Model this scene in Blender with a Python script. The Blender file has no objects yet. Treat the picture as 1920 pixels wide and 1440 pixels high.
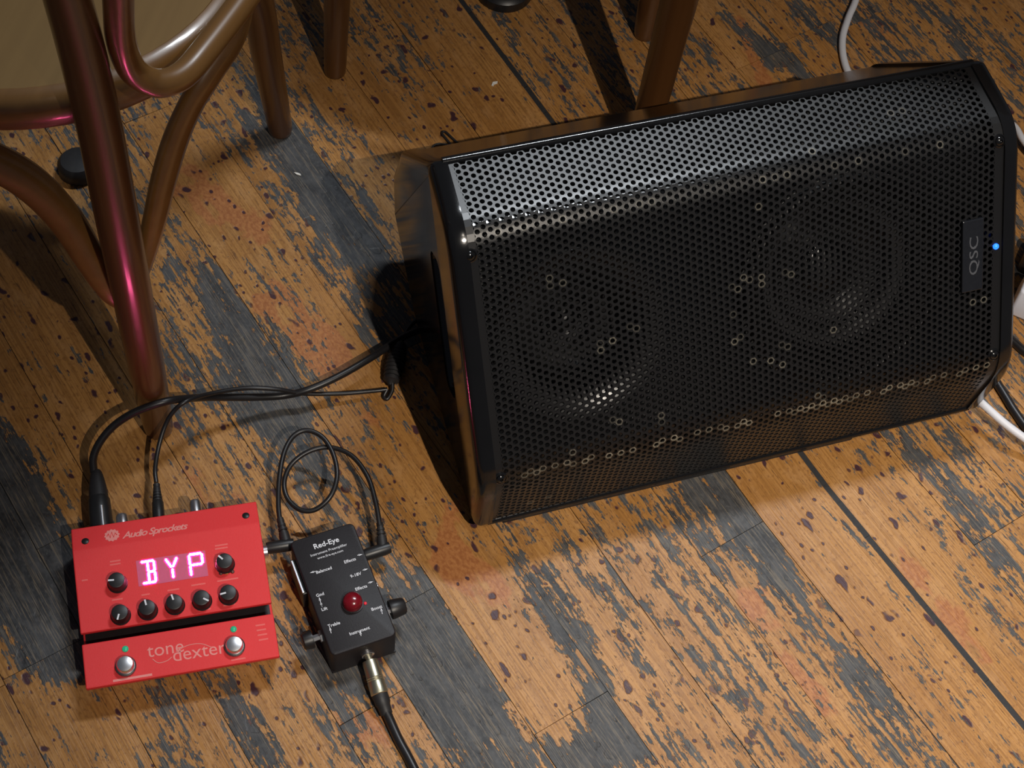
import bpy, bmesh, math, random
from mathutils import Vector, Matrix
R = math.radians
scene = bpy.context.scene
C = scene.collection
random.seed(7)

# ------------------------------------------------------------------ camera
FPX, PIT, ROLL, HGT = 3072.6, R(56.76), R(8.0885), 1.3319
c_d = Vector((0, math.cos(PIT), -math.sin(PIT)))
_r = Vector((1, 0, 0)); _u = _r.cross(c_d)
c_r = _r * math.cos(ROLL) + _u * math.sin(ROLL)
c_u = _u * math.cos(ROLL) - _r * math.sin(ROLL)
c_o = Vector((0, 0, HGT))
cd = bpy.data.cameras.new('camera'); cam = bpy.data.objects.new('camera', cd); C.objects.link(cam)
cd.sensor_fit = 'HORIZONTAL'; cd.sensor_width = 36; cd.lens = 36 * FPX / 1920; cd.clip_start = .02
m3 = Matrix((c_r, c_u, -c_d)).transposed()
cam.matrix_world = Matrix.Translation(c_o) @ m3.to_4x4()
scene.camera = cam

def F(x, y, z=0.0):
    """the point of the room at height z that the photograph shows at pixel x, y"""
    v = c_d + c_r * ((x - 960) / FPX) - c_u * ((y - 720) / FPX)
    return c_o + v * ((z - c_o.z) / v.z)

# ------------------------------------------------------------------ light
scene.view_settings.view_transform = 'Standard'; scene.view_settings.look = 'None'
scene.view_settings.gamma = 1; scene.view_settings.use_curve_mapping = False
scene.view_settings.exposure = 0.80
w = bpy.data.worlds.new('room_air'); scene.world = w; w.use_nodes = True
w.node_tree.nodes['Background'].inputs[0].default_value = (.75, .82, 1.0, 1)
w.node_tree.nodes['Background'].inputs[1].default_value = .035

def spot(name, loc, aim, watt, col, size=80, blend=1.0, rad=.03):
    l = bpy.data.lights.new(name, 'SPOT'); o = bpy.data.objects.new(name, l); C.objects.link(o)
    o.location = loc; o.rotation_euler = (Vector(aim) - Vector(loc)).to_track_quat('-Z', 'Y').to_euler()
    l.energy = watt; l.color = col; l.spot_size = R(size); l.spot_blend = blend; l.shadow_soft_size = rad
    return o
spot('ceiling_spot_key', (.62, -.20, 2.5), (.70, .42, 0), 45, (1, .90, .78), 46, 1.0, .012)
spot('ceiling_spot_side', (.92, -.74, 2.55), (.50, .58, 0), 170, (1, .90, .78), 42, 1.0, .012)
def panel(name, loc, aim, watt, col, sx, sy):
    l = bpy.data.lights.new(name, 'AREA'); o = bpy.data.objects.new(name, l); C.objects.link(o)
    o.location = loc; o.rotation_euler = (Vector(aim) - Vector(loc)).to_track_quat('-Z', 'Y').to_euler()
    l.shape = 'RECTANGLE'; l.size = sx; l.size_y = sy; l.energy = watt; l.color = col
panel('ceiling_panel_back', (.36, 1.78, 2.6), (.25, .85, 0), 19, (.90, .95, 1), .60, .06)

# ------------------------------------------------------------------ mesh helpers
def link_mesh(name, me, mat, parent=None, world=False, loc=None, smooth=None):
    if mat and not me.materials: me.materials.append(mat)
    o = bpy.data.objects.new(name, me); C.objects.link(o)
    if parent is not None:
        o.parent = parent
        if world:
            o.matrix_parent_inverse = Matrix.Identity(4)
            me.transform(root_mat(parent).inverted())
    if loc is not None: o.location = loc
    if smooth is not None: shade(me, smooth)
    return o

def root_mat(o):
    m = Matrix.Translation(o.location) @ o.rotation_euler.to_matrix().to_4x4()
    return root_mat(o.parent) @ m if o.parent else m

def shade(me, ang):
    for p in me.polygons: p.use_smooth = True
    try: me.set_sharp_from_angle(angle=R(ang))
    except Exception: pass

def thing(name, loc, rotz=0, label=None, cat=None, group=None):
    o = bpy.data.objects.new(name, None); C.objects.link(o)
    o.empty_display_size = .03; o.location = loc; o.rotation_euler = (0, 0, rotz)
    tag(o, label, cat, group); return o

def tag(o, label=None, cat=None, group=None, kind=None):
    if label: o['label'] = label
    if cat: o['category'] = cat
    if group: o['group'] = group
    if kind: o['kind'] = kind
    return o

def bm_obj(name, bm, mat, parent=None, world=False, smooth=None, loc=None):
    me = bpy.data.meshes.new(name)
    bmesh.ops.recalc_face_normals(bm, faces=bm.faces); bm.to_mesh(me); bm.free()
    return link_mesh(name, me, mat, parent, world, loc, smooth)

def box_bm(x0, x1, y0, y1, z0, z1, bev=0, seg=2, bm=None):
    b = bmesh.new()
    m = Matrix.Translation(((x0+x1)/2, (y0+y1)/2, (z0+z1)/2)) @ Matrix.Diagonal((x1-x0, y1-y0, z1-z0, 1))
    bmesh.ops.create_cube(b, size=1, matrix=m)
    if bev: bmesh.ops.bevel(b, geom=b.edges[:], offset=bev, segments=seg, profile=.5, affect='EDGES')
    if bm is None: return b
    me = bpy.data.meshes.new('t'); b.to_mesh(me); b.free(); bm.from_mesh(me); bpy.data.meshes.remove(me); return bm

def prism_bm(poly, x0, x1, bev=0, seg=2):
    """closed (y,z) outline extruded along x"""
    b = bmesh.new()
    A = [b.verts.new((x0, p[0], p[1])) for p in poly]; B = [b.verts.new((x1, p[0], p[1])) for p in poly]
    n = len(poly); b.faces.new(A); b.faces.new(B[::-1])
    for i in range(n): b.faces.new((A[i], B[i], B[(i+1) % n], A[(i+1) % n]))
    bmesh.ops.recalc_face_normals(b, faces=b.faces)
    if bev: bmesh.ops.bevel(b, geom=b.edges[:], offset=bev, segments=seg, profile=.5, affect='EDGES', clamp_overlap=True)
    return b

def lathe_bm(prof, n=24, axis=None, origin=(0, 0, 0), bm=None, cap=True):
    """prof = [(r, h)...] turned about axis (default +z) through origin"""
    b = bmesh.new() if bm is None else bm
    ax = Vector(axis or (0, 0, 1)).normalized(); o = Vector(origin)
    e1 = ax.orthogonal().normalized(); e2 = ax.cross(e1)
    rings = []
    for r, h in prof:
        if r < 1e-6: rings.append([b.verts.new(o + ax*h)])
        else: rings.append([b.verts.new(o + ax*h + e1*(r*math.cos(2*math.pi*i/n)) + e2*(r*math.sin(2*math.pi*i/n))) for i in range(n)])
    for k in range(len(rings)-1):
        a, c = rings[k], rings[k+1]
        for i in range(n):
            j = (i+1) % n
            if len(a) == 1 and len(c) == 1: continue
            if len(a) == 1: b.faces.new((a[0], c[i], c[j]))
            elif len(c) == 1: b.faces.new((a[i], a[j], c[0]))
            else: b.faces.new((a[i], a[j], c[j], c[i]))
    if cap:
        for rg in (rings[0], rings[-1]):
            if len(rg) > 2: b.faces.new(rg)
    return b

def catmull(P, sub=8):
    P = [Vector(p) for p in P]
    Q = [P[0]*2 - P[1]] + P + [P[-1]*2 - P[-2]]
    out = []
    for i in range(1, len(Q)-2):
        a, b, c, d = Q[i-1:i+3]
        for s in range(sub):
            t = s/sub
            out.append(.5*((2*b) + (c-a)*t + (2*a-5*b+4*c-d)*t*t + (3*b-a-3*c+d)*t**3))
    out.append(Q[-2]); return out

def tube_bm(path, rad, n=12, sub=8, flat=None, round_end=False):
    """rad: number or list per control point; flat=(sx, sy, up) squashes the section"""
    if isinstance(rad, (int, float)): rad = [rad]*len(path)
    pts = catmull(path, sub) if sub > 1 else [Vector(p) for p in path]
    rr = [v.x for v in catmull([(r, 0, 0) for r in rad], sub)] if sub > 1 else list(rad)
    if round_end:
        d = (pts[-1]-pts[-2]).normalized(); r0 = rr[-1]
        for k in (.5, .85, .99): pts.append(pts[len(rr)-1] + d*(r0*.6*k)) if False else None
    b = bmesh.new(); rings = []
    T = (pts[1]-pts[0]).normalized(); N = T.orthogonal().normalized()
    if flat:
        up = Vector(flat[2]); N = (up - T*up.dot(T)).normalized()
    for i, p in enumerate(pts):
        t2 = (pts[min(i+1, len(pts)-1)] - pts[max(i-1, 0)]).normalized()
        if flat:
            up = Vector(flat[2]); N = (up - t2*up.dot(t2)).normalized()
        else:
            q = T.rotation_difference(t2); N = (q @ N); N = (N - t2*N.dot(t2)).normalized()
        T = t2; B = T.cross(N)
        sx, sy = (flat[0], flat[1]) if flat else (1, 1)
        rings.append([b.verts.new(p + N*(rr[i]*sx*math.cos(2*math.pi*k/n)) + B*(rr[i]*sy*math.sin(2*math.pi*k/n))) for k in range(n)])
    for a, c in zip(rings, rings[1:]):
        for k in range(n): b.faces.new((a[k], a[(k+1) % n], c[(k+1) % n], c[k]))
    b.faces.new(rings[0]); b.faces.new(rings[-1])
    return b

def text_mesh(body, size, align='LEFT', shear=0, space=1, extrude=.00008, offset=0):
    cu = bpy.data.curves.new('lettering', 'FONT'); cu.body = body; cu.size = size
    cu.align_x = align; cu.shear = shear; cu.space_character = space; cu.extrude = extrude; cu.offset = offset
    cu.resolution_u = 3
    o = bpy.data.objects.new('lettering', cu); C.objects.link(o)
    bpy.context.view_layer.update()
    me = bpy.data.meshes.new_from_object(o.evaluated_get(bpy.context.evaluated_depsgraph_get()))
    bpy.data.objects.remove(o); bpy.data.curves.remove(cu)
    return me

def put_text(name, body, size, mat, parent, M, **kw):
    me = text_mesh(body, size, **kw); me.transform(M); me.materials.clear()
    return link_mesh(name, me, mat, parent)

# ------------------------------------------------------------------ materials
def mat(name, col, rough=.5, metal=0, spec=.5, emit=None, estr=0, coat=0, noise=None, bump=None):
    m = bpy.data.materials.new(name); m.use_nodes = True; nt = m.node_tree; b = nt.nodes['Principled BSDF']
    b.inputs['Base Color'].default_value = (*col, 1); b.inputs['Roughness'].default_value = rough
    b.inputs['Metallic'].default_value = metal; b.inputs['Specular IOR Level'].default_value = spec
    b.inputs['Coat Weight'].default_value = coat; b.inputs['Coat Roughness'].default_value = .08
    if emit: b.inputs['Emission Color'].default_value = (*emit, 1); b.inputs['Emission Strength'].default_value = estr
    tc = nt.nodes.new('ShaderNodeTexCoord')
    if noise:
        sc, amt = noise
        n = nt.nodes.new('ShaderNodeTexNoise'); n.inputs['Scale'].default_value = sc; n.inputs['Detail'].default_value = 5
        nt.links.new(tc.outputs['Object'], n.inputs['Vector'])
        mx = nt.nodes.new('ShaderNodeMix'); mx.data_type = 'RGBA'
        mx.inputs[6].default_value = (*[c*(1-amt) for c in col], 1); mx.inputs[7].default_value = (*[min(1, c*(1+amt)) for c in col], 1)
        nt.links.new(n.outputs['Fac'], mx.inputs[0]); nt.links.new(mx.outputs[2], b.inputs['Base Color'])
    if bump:
        sc, st = bump
        n = nt.nodes.new('ShaderNodeTexNoise'); n.inputs['Scale'].default_value = sc; n.inputs['Detail'].default_value = 3
        nt.links.new(tc.outputs['Object'], n.inputs['Vector'])
        bp = nt.nodes.new('ShaderNodeBump'); bp.inputs['Strength'].default_value = st; bp.inputs['Distance'].default_value = .001
        nt.links.new(n.outputs['Fac'], bp.inputs['Height']); nt.links.new(bp.outputs['Normal'], b.inputs['Normal'])
    return m

def floor_material():
    m = bpy.data.materials.new('worn_painted_floorboard'); m.use_nodes = True; nt = m.node_tree
    b = nt.nodes['Principled BSDF']; N = nt.nodes.new; L = nt.links.new
    at = N('ShaderNodeAttribute'); at.attribute_name = 'board'            # (along, across, seed)
    pa = N('ShaderNodeAttribute'); pa.attribute_name = 'paint'
    va = N('ShaderNodeAttribute'); va.attribute_name = 'varnish'
    def mapped(sx, sy, sz=1):
        v = N('ShaderNodeVectorMath'); v.operation = 'MULTIPLY'; v.inputs[1].default_value = (sx, sy, sz)
        L(at.outputs['Vector'], v.inputs[0]); return v.outputs[0]
    def noise(sx, sy, detail=4, rough=.55, dist=0.0):
        n = N('ShaderNodeTexNoise'); n.inputs['Scale'].default_value = 1; n.inputs['Detail'].default_value = detail
        n.inputs['Roughness'].default_value = rough; n.inputs['Distortion'].default_value = dist
        L(mapped(sx, sy), n.inputs['Vector']); return n.outputs['Fac']
    def math_(op, a, b2, c=None):
        n = N('ShaderNodeMath'); n.operation = op
        for i, v in enumerate((a, b2, c)):
            if v is None: continue
            if isinstance(v, (int, float)): n.inputs[i].default_value = v
            else: L(v, n.inputs[i])
        return n.outputs[0]
    def ramp(v, lo, hi):
        n = N('ShaderNodeMapRange'); n.interpolation_type = 'SMOOTHSTEP'
        n.inputs['From Min'].default_value = lo; n.inputs['From Max'].default_value = hi; L(v, n.inputs['Value']); return n.outputs['Result']
    def mix(f, a, b2):
        n = N('ShaderNodeMix'); n.data_type = 'RGBA'
        for i, v in ((0, f), (6, a), (7, b2)):
            if isinstance(v, tuple): n.inputs[i].default_value = (*v, 1)
            elif isinstance(v, float): n.inputs[i].default_value = v
            else: L(v, n.inputs[i])
        return n.outputs[2]
    streak = noise(15, 190, 5, .62, .3)
    blotch = noise(34, 78, 6, .66, .5)
    clump = noise(95, 150, 4, .6, .6)
    fine = noise(150, 520, 3, .6)
    grain = noise(7, 560, 3, .5)
    s = math_('ADD', math_('MULTIPLY', streak, .36), math_('MULTIPLY', blotch, .30))
    s = math_('ADD', s, math_('MULTIPLY', clump, .20))
    s = math_('ADD', s, math_('MULTIPLY', fine, .14))
    s = math_('ADD', math_('MULTIPLY_ADD', s, 2.8, -.9), pa.outputs['Fac'])
    paint = ramp(s, .545, .60)
    fringe = ramp(s, .49, .57)
    # bare wood
    big = noise(5, 14, 3, .5); mid = noise(30, 60, 4, .6)
    wood = mix(ramp(big, .35, .65), (.36, .170, .045), (.43, .215, .064))
    wood = mix(math_('MULTIPLY', ramp(grain, .42, .60), .55), wood, (.21, .090, .022))
    wood = mix(math_('MULTIPLY', ramp(mid, .45, .72), .5), wood, (.47, .255, .100))
    mott = noise(210, 330, 3, .65)
    wood = mix(math_('MULTIPLY', ramp(mott, .52, .66), .55), wood, (.20, .085, .026))
    dash = noise(45, 760, 3, .6)
    wood = mix(math_('MULTIPLY', ramp(dash, .60, .68), .75), wood, (.085, .040, .018))
    varn = mix(ramp(mott, .35, .65), (.40, .168, .056), (.29, .105, .034))
    vmask = ramp(math_('ADD', math_('MULTIPLY', noise(22, 40, 4, .6), .7), va.outputs['Fac']), .58, .66)
    wood = mix(vmask, wood, varn)
    # dark dents and heel marks with a shape of their own
    def spots(scale_x, scale_y, lo, hi, thr):
        v = N('ShaderNodeTexVoronoi'); v.inputs['Scale'].default_value = 1
        d = N('ShaderNodeTexNoise'); d.inputs['Scale'].default_value = 60; d.inputs['Detail'].default_value = 2
        L(mapped(1, 1), d.inputs['Vector'])
        ad = N('ShaderNodeVectorMath'); ad.operation = 'MULTIPLY_ADD'; ad.inputs[1].default_value = (1.1, 1.1, 0)
        L(d.outputs['Color'], ad.inputs[0]); L(mapped(scale_x, scale_y), ad.inputs[2])
        L(ad.outputs[0], v.inputs['Vector'])
        keep = N('ShaderNodeSeparateColor'); L(v.outputs['Color'], keep.inputs[0])
        return math_('MULTIPLY', ramp(v.outputs['Distance'], hi, lo), ramp(keep.outputs[0], thr, thr+.02))
    sp = math_('MAXIMUM', spots(44, 80, .18, .29, .66), spots(100, 150, .17, .31, .80))
    wood = mix(sp, wood, (.055, .022, .028))
    # paint that is left
    pn = noise(6, 300, 4, .62)
    pcol = mix(ramp(blotch, .35, .7), (.030, .031, .034), (.070, .071, .074))
    pcol = mix(math_('MULTIPLY', ramp(mott, .45, .7), .35), pcol, (.105, .105, .105))
    ln = math_('ABSOLUTE', math_('SUBTRACT', pn, .5), 0)
    pcol = mix(math_('MULTIPLY', ramp(ln, .022, .006), .55), pcol, (.24, .19, .13))
    wood = mix(math_('MULTIPLY', fringe, .35), wood, (.30, .16, .075))
    col = mix(paint, wood, pcol)
    L(col, b.inputs['Base Color'])
    rg = N('ShaderNodeMapRange'); rg.inputs['To Min'].default_value = .42; rg.inputs['To Max'].default_value = .50; L(paint, rg.inputs['Value'])
    L(rg.outputs['Result'], b.inputs['Roughness']); b.inputs['Specular IOR Level'].default_value = .35
    h = math_('ADD', math_('MULTIPLY', paint, .5), math_('MULTIPLY', grain, -.6))
    h = math_('ADD', h, math_('MULTIPLY', sp, -.7)); h = math_('ADD', h, math_('MULTIPLY', mott, .4)); h = math_('ADD', h, math_('MULTIPLY', pn, .5))
    bp = N('ShaderNodeBump'); bp.inputs['Strength'].default_value = .5; bp.inputs['Distance'].default_value = .0009
    L(h, bp.inputs['Height']); L(bp.outputs['Normal'], b.inputs['Normal'])
    return m

def wood_material(name, dark, light, rough, axis=2):
    m = bpy.data.materials.new(name); m.use_nodes = True; nt = m.node_tree; b = nt.nodes['Principled BSDF']
    tc = nt.nodes.new('ShaderNodeTexCoord'); mp = nt.nodes.new('ShaderNodeMapping')
    s = [90, 90, 90]; s[axis] = 5; mp.inputs['Scale'].default_value = s
    n = nt.nodes.new('ShaderNodeTexNoise'); n.inputs['Scale'].default_value = 1; n.inputs['Detail'].default_value = 5
    mx = nt.nodes.new('ShaderNodeMix'); mx.data_type = 'RGBA'; mx.inputs[6].default_value = (*dark, 1); mx.inputs[7].default_value = (*light, 1)
    nt.links.new(tc.outputs['Object'], mp.inputs[0]); nt.links.new(mp.outputs[0], n.inputs['Vector'])
    nt.links.new(n.outputs['Fac'], mx.inputs[0]); nt.links.new(mx.outputs[2], b.inputs['Base Color'])
    b.inputs['Roughness'].default_value = rough; b.inputs['Coat Weight'].default_value = .5; b.inputs['Coat Roughness'].default_value = .14
    return m

def grille_material():
    m = bpy.data.materials.new('black_perforated_steel'); m.use_nodes = True; nt = m.node_tree; b = nt.nodes['Principled BSDF']
    a = nt.nodes.new('ShaderNodeAttribute'); a.attribute_name = 'wear_and_glint'
    mx = nt.nodes.new('ShaderNodeMix'); mx.data_type = 'RGBA'
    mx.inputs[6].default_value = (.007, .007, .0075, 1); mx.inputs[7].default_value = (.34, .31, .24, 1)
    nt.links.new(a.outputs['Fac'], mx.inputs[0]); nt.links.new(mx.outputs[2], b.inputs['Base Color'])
    b.inputs['Roughness'].default_value = .33; b.inputs['Specular IOR Level'].default_value = .55
    return m

M_floor = floor_material()
M_gap = mat('floor_filler', (.022, .022, .024), .7, noise=(300, .5))
M_sub = mat('subfloor', (.01, .009, .008), .9, noise=(40, .3))
M_gloss = mat('glossy_black_plastic', (.006, .006, .0065), .13, spec=.5, bump=(900, .03), noise=(30, .2))
M_blk = mat('black_plastic', (.012, .012, .013), .4, noise=(200, .3))
M_rub = mat('black_rubber', (.014, .013, .014), .55, noise=(200, .3))
M_cone = mat('speaker_cone', (.020, .020, .021), .30, noise=(120, .3))
M_baf = mat('speaker_baffle', (.006, .006, .006), .6, noise=(80, .3))
M_grille = grille_material()
M_steel = mat('steel_screw', (.30, .29, .29), .40, 1, noise=(500, .3))
M_chrome = mat('chrome', (.80, .80, .82), .30, 1, noise=(80, .05))
M_red = mat('red_powder_coat', (.78, .030, .034), .5, bump=(2600, .35), noise=(2200, .10))
M_redtxt = mat('pale_print_on_red', (.80, .27, .25), .6, noise=(900, .1))
M_reddim = mat('faint_print_on_red', (.80, .13, .12), .6, noise=(900, .1))
M_white = mat('white_print', (.72, .74, .80), .6, noise=(900, .08))
M_bluepr = mat('dark_badge', (.010, .011, .014), .25, noise=(300, .2))
M_badgetx = mat('badge_lettering_chrome', (.30, .31, .33), .25, .8, noise=(300, .2))
M_knob = mat('black_knob', (.011, .010, .011), .42, noise=(300, .3))
M_pink = mat('lit_red_segment', (1, .3, .5), .4, emit=(1, .12, .32), estr=115, noise=(200, .02))
M_halo = mat('digit_bloom_glow', (.8, .02, .2), .4, emit=(1, .012, .16), estr=2.2, noise=(200, .02))  # lens bloom round the digits, imitated by an emissive outline
M_window = mat('display_window', (.42, .12, .19), .25, emit=(1, .05, .2), estr=.10, noise=(300, .1))  # pink light from the digits put into the tint and faint emission
M_green = mat('green_indicator', (.02, .30, .16), .3, emit=(.05, .8, .4), estr=.12, noise=(300, .1))
M_amber = mat('amber_indicator', (.55, .22, .03), .35, noise=(300, .1))
M_dimled = mat('dark_indicator', (.10, .03, .02), .35, noise=(300, .1))
M_jewel = mat('red_jewel', (.16, .004, .010), .22, coat=.5, noise=(200, .2))
M_redled = mat('small_red_indicator', (.45, .01, .02), .3, emit=(1, .02, .05), estr=.15, noise=(300, .1))
M_enam = mat('black_enamel', (.012, .010, .012), .45, spec=.35, bump=(1500, .12), noise=(400, .2))
M_brass = mat('pale_nickel_barrel', (.66, .62, .46), .36, 1, noise=(150, .08))
M_wire = mat('white_cable_jacket', (.62, .63, .68), .5, noise=(100, .06))
M_cord = mat('black_cable_jacket', (.011, .010, .011), .38, noise=(150, .3))
M_strip = mat('white_plastic', (.72, .75, .85), .4, noise=(40, .05))
M_led = mat('blue_status_light', (.02, .1, .8), .3, emit=(.01, .12, 1), estr=1.6, noise=(300, .05))
M_bent = wood_material('bentwood_brown', (.060, .022, .007), (.115, .046, .013), .36)
M_brace = wood_material('bentwood_golden', (.13, .058, .014), (.23, .110, .028), .36, 1)
M_seat = wood_material('plywood_seat', (.17, .092, .024), (.24, .140, .042), .45, 1)
M_scrap = mat('paper', (.75, .74, .70), .8, noise=(300, .1))

# ------------------------------------------------------------------ floor
fd = R(-50.27); ft = Vector((math.cos(fd), math.sin(fd), 0)); fw = Vector((-ft.y, ft.x, 0))
def TW(x, y):
    p = F(x, y); return p.dot(ft), p.dot(fw)
floor = bm_obj('floor', box_bm(-1.7, 1.9, -.35, 2.6, -.03, -.0035), M_sub); tag(floor, kind='structure')
floor['label'] = 'worn wooden plank floor with chipped grey paint over golden boards'
# capsules of paint (+) or bare wood (-): x0,y0,x1,y1 on the photograph's floor, half width in mm, strength
STROKES = [
 (0,880,130,1190,34,.30),(-80,760,60,1100,30,.24),(20,1080,120,1230,26,.22),
 (380,470,470,600,14,.14),(400,560,560,760,16,.20),(500,600,600,740,9,.16),(440,650,540,800,12,.20),(420,700,500,800,10,.20),(520,790,600,900,14,.16),
 (490,170,560,260,16,.22),(520,230,640,400,26,.26),(600,330,720,480,24,.22),(640,470,780,640,26,.15),(560,180,720,420,4,.20),
 (660,250,760,400,8,.06),
 (770,1130,860,1300,26,.26),(820,1250,930,1440,28,.26),(740,1180,800,1330,16,.20),(690,1250,790,1440,6,-.1),
 (830,1100,920,1060,22,-.12),(860,1080,900,1160,24,-.20),(900,1180,1040,1330,24,-.16),(960,1380,1060,1350,12,-.10),
 (970,1050,1060,1190,10,.22),(1010,1080,1130,1300,12,.25),(1060,1180,1180,1380,13,.20),(1020,1400,1150,1350,26,.24),(1080,1440,1180,1380,20,.20),
 (1120,1060,1300,1300,20,.02),(1290,950,1370,1000,16,.18),(1380,930,1440,1020,13,.20),(1420,1010,1470,1090,14,.22),(1340,910,1390,930,22,.22),
 (1400,1150,1560,1350,20,-.10),(1600,1240,1660,1330,14,.12),(1440,900,1640,1160,26,-.14),(1560,880,1900,1300,18,-.13),(1650,1020,1800,1200,24,-.12),
 (1700,830,1830,990,9,.20),(1770,800,1830,890,8,.16),(1840,1020,1920,1110,16,.15),(1820,1100,1900,1200,10,.08),
 (1090,1290,1200,1440,16,.05),(1250,1250,1380,1440,18,-.04),(1480,1380,1560,1460,20,.05),
 (560,1180,640,1330,20,.16),(600,1240,680,1400,22,.18),(640,1380,740,1480,16,.0),(660,1340,720,1380,18,-.16),(580,1060,630,1180,16,-.02),
 (520,1120,580,1230,8,-.10),(470,1290,590,1440,10,-.16),(440,1330,520,1480,14,.18),(290,1330,360,1480,20,.10),(240,1310,420,1300,14,.02),
 (70,1250,170,1420,34,-.12),(0,1260,120,1220,16,.10),(0,1430,200,1450,14,.06),
 (1350,40,1450,100,18,.16),(1500,20,1560,70,14,.20),(1620,30,1700,110,16,.15),(1440,90,1520,140,14,.22),(1740,20,1830,100,12,.16),(1870,0,1920,60,20,-.1),
 (1130,120,1190,200,8,.14),(1150,20,1210,70,10,.16),(1280,60,1340,130,9,.14),(1310,20,1420,160,16,-.16),
 (900,120,1010,240,26,-.14),(640,150,900,270,40,-.14),(700,300,760,360,26,-.12),(340,330,430,440,30,-.14),(450,300,480,420,20,-.1),
 (640,560,700,700,18,-.16),(700,700,800,900,22,-.05),(820,900,860,1050,16,-.12),(0,560,180,860,60,-.12),(0,300,160,560,50,-.12),(200,800,330,960,34,-.14),(330,820,480,960,30,-.06),
 (1860,300,1920,420,16,.04),(1900,420,1960,600,20,.10)]
VARN = [(340,330,470,430,26,.3),(520,560,600,660,24,.3),(860,1060,920,1110,20,.35),(1420,1130,1560,1380,22,.3),(1700,1060,1830,1240,18,.3),(330,860,430,960,24,.25),(590,640,700,800,16,.2),(1380,40,1440,170,11,.35),(880,900,830,1040,14,.3),(1660,900,1710,1000,14,.1),(60,880,120,960,14,.2),(650,1350,710,1380,16,.35),(1600,20,1660,60,14,.3)]
def prep(S, pos=1.0): return [(TW(a, b), TW(c, d), h*.001, s*(pos if s > 0 else 1)) for a, b, c, d, h, s in S]
def field(S, t, wv):
    v = 0
    for (t0, w0), (t1, w1), h, s in S:
        dt, dw = t1-t0, w1-w0; q = max(0, min(1, ((t-t0)*dt + (wv-w0)*dw)/(dt*dt+dw*dw)))
        d = math.hypot(t-t0-q*dt, wv-w0-q*dw)/h
        if d < 1.5: v += s*(1 - (max(0, d-.5))**2 if d < 1.5 else 0)
    return v
PS, VS = prep(STROKES, .85), prep(VARN)
def unwarp(q):
    t, wv = (q[0][0]+q[1][0])/2, (q[0][1]+q[1][1])/2
    return board_of(wv - (warp(t, wv)-wv))
BW = .0745
EDGES = {0: .020, 1: .095, 2: .163, 3: .2425, 4: .306, 5: .380, 6: .457, 7: .529, 8: .606, 9: .679, 10: .754, 11: .836, 12: .908}
def WE(k): return EDGES[k] if k in EDGES else (.020 + BW*k if k < 0 else .908 + BW*(k-12))
def warp(t, wv):          # the older boards on the far side fan out a little
    return wv + .052*max(0, -.42-t)*max(0, min(1, (wv-.45)/.30))
def board_of(wv):
    for k in range(-8, 26):
        if WE(k) <= wv < WE(k+1): return k
    return -99
JOINTS = {5: [-.362], 11: [-.3025], 0: [-.638], 3: [-.455], 4: [-.5245], 1: [-.737]}
BASE = {-1: -.02, 0: -.03, 1: -.05, 2: .0, 3: .02, 4: .03, 5: -.02, 6: .01, 7: .03, 8: .03, 9: -.05, 10: -.05, 11: .01, 12: .0, 13: -.02}
rnd = random.Random(3)
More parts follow.
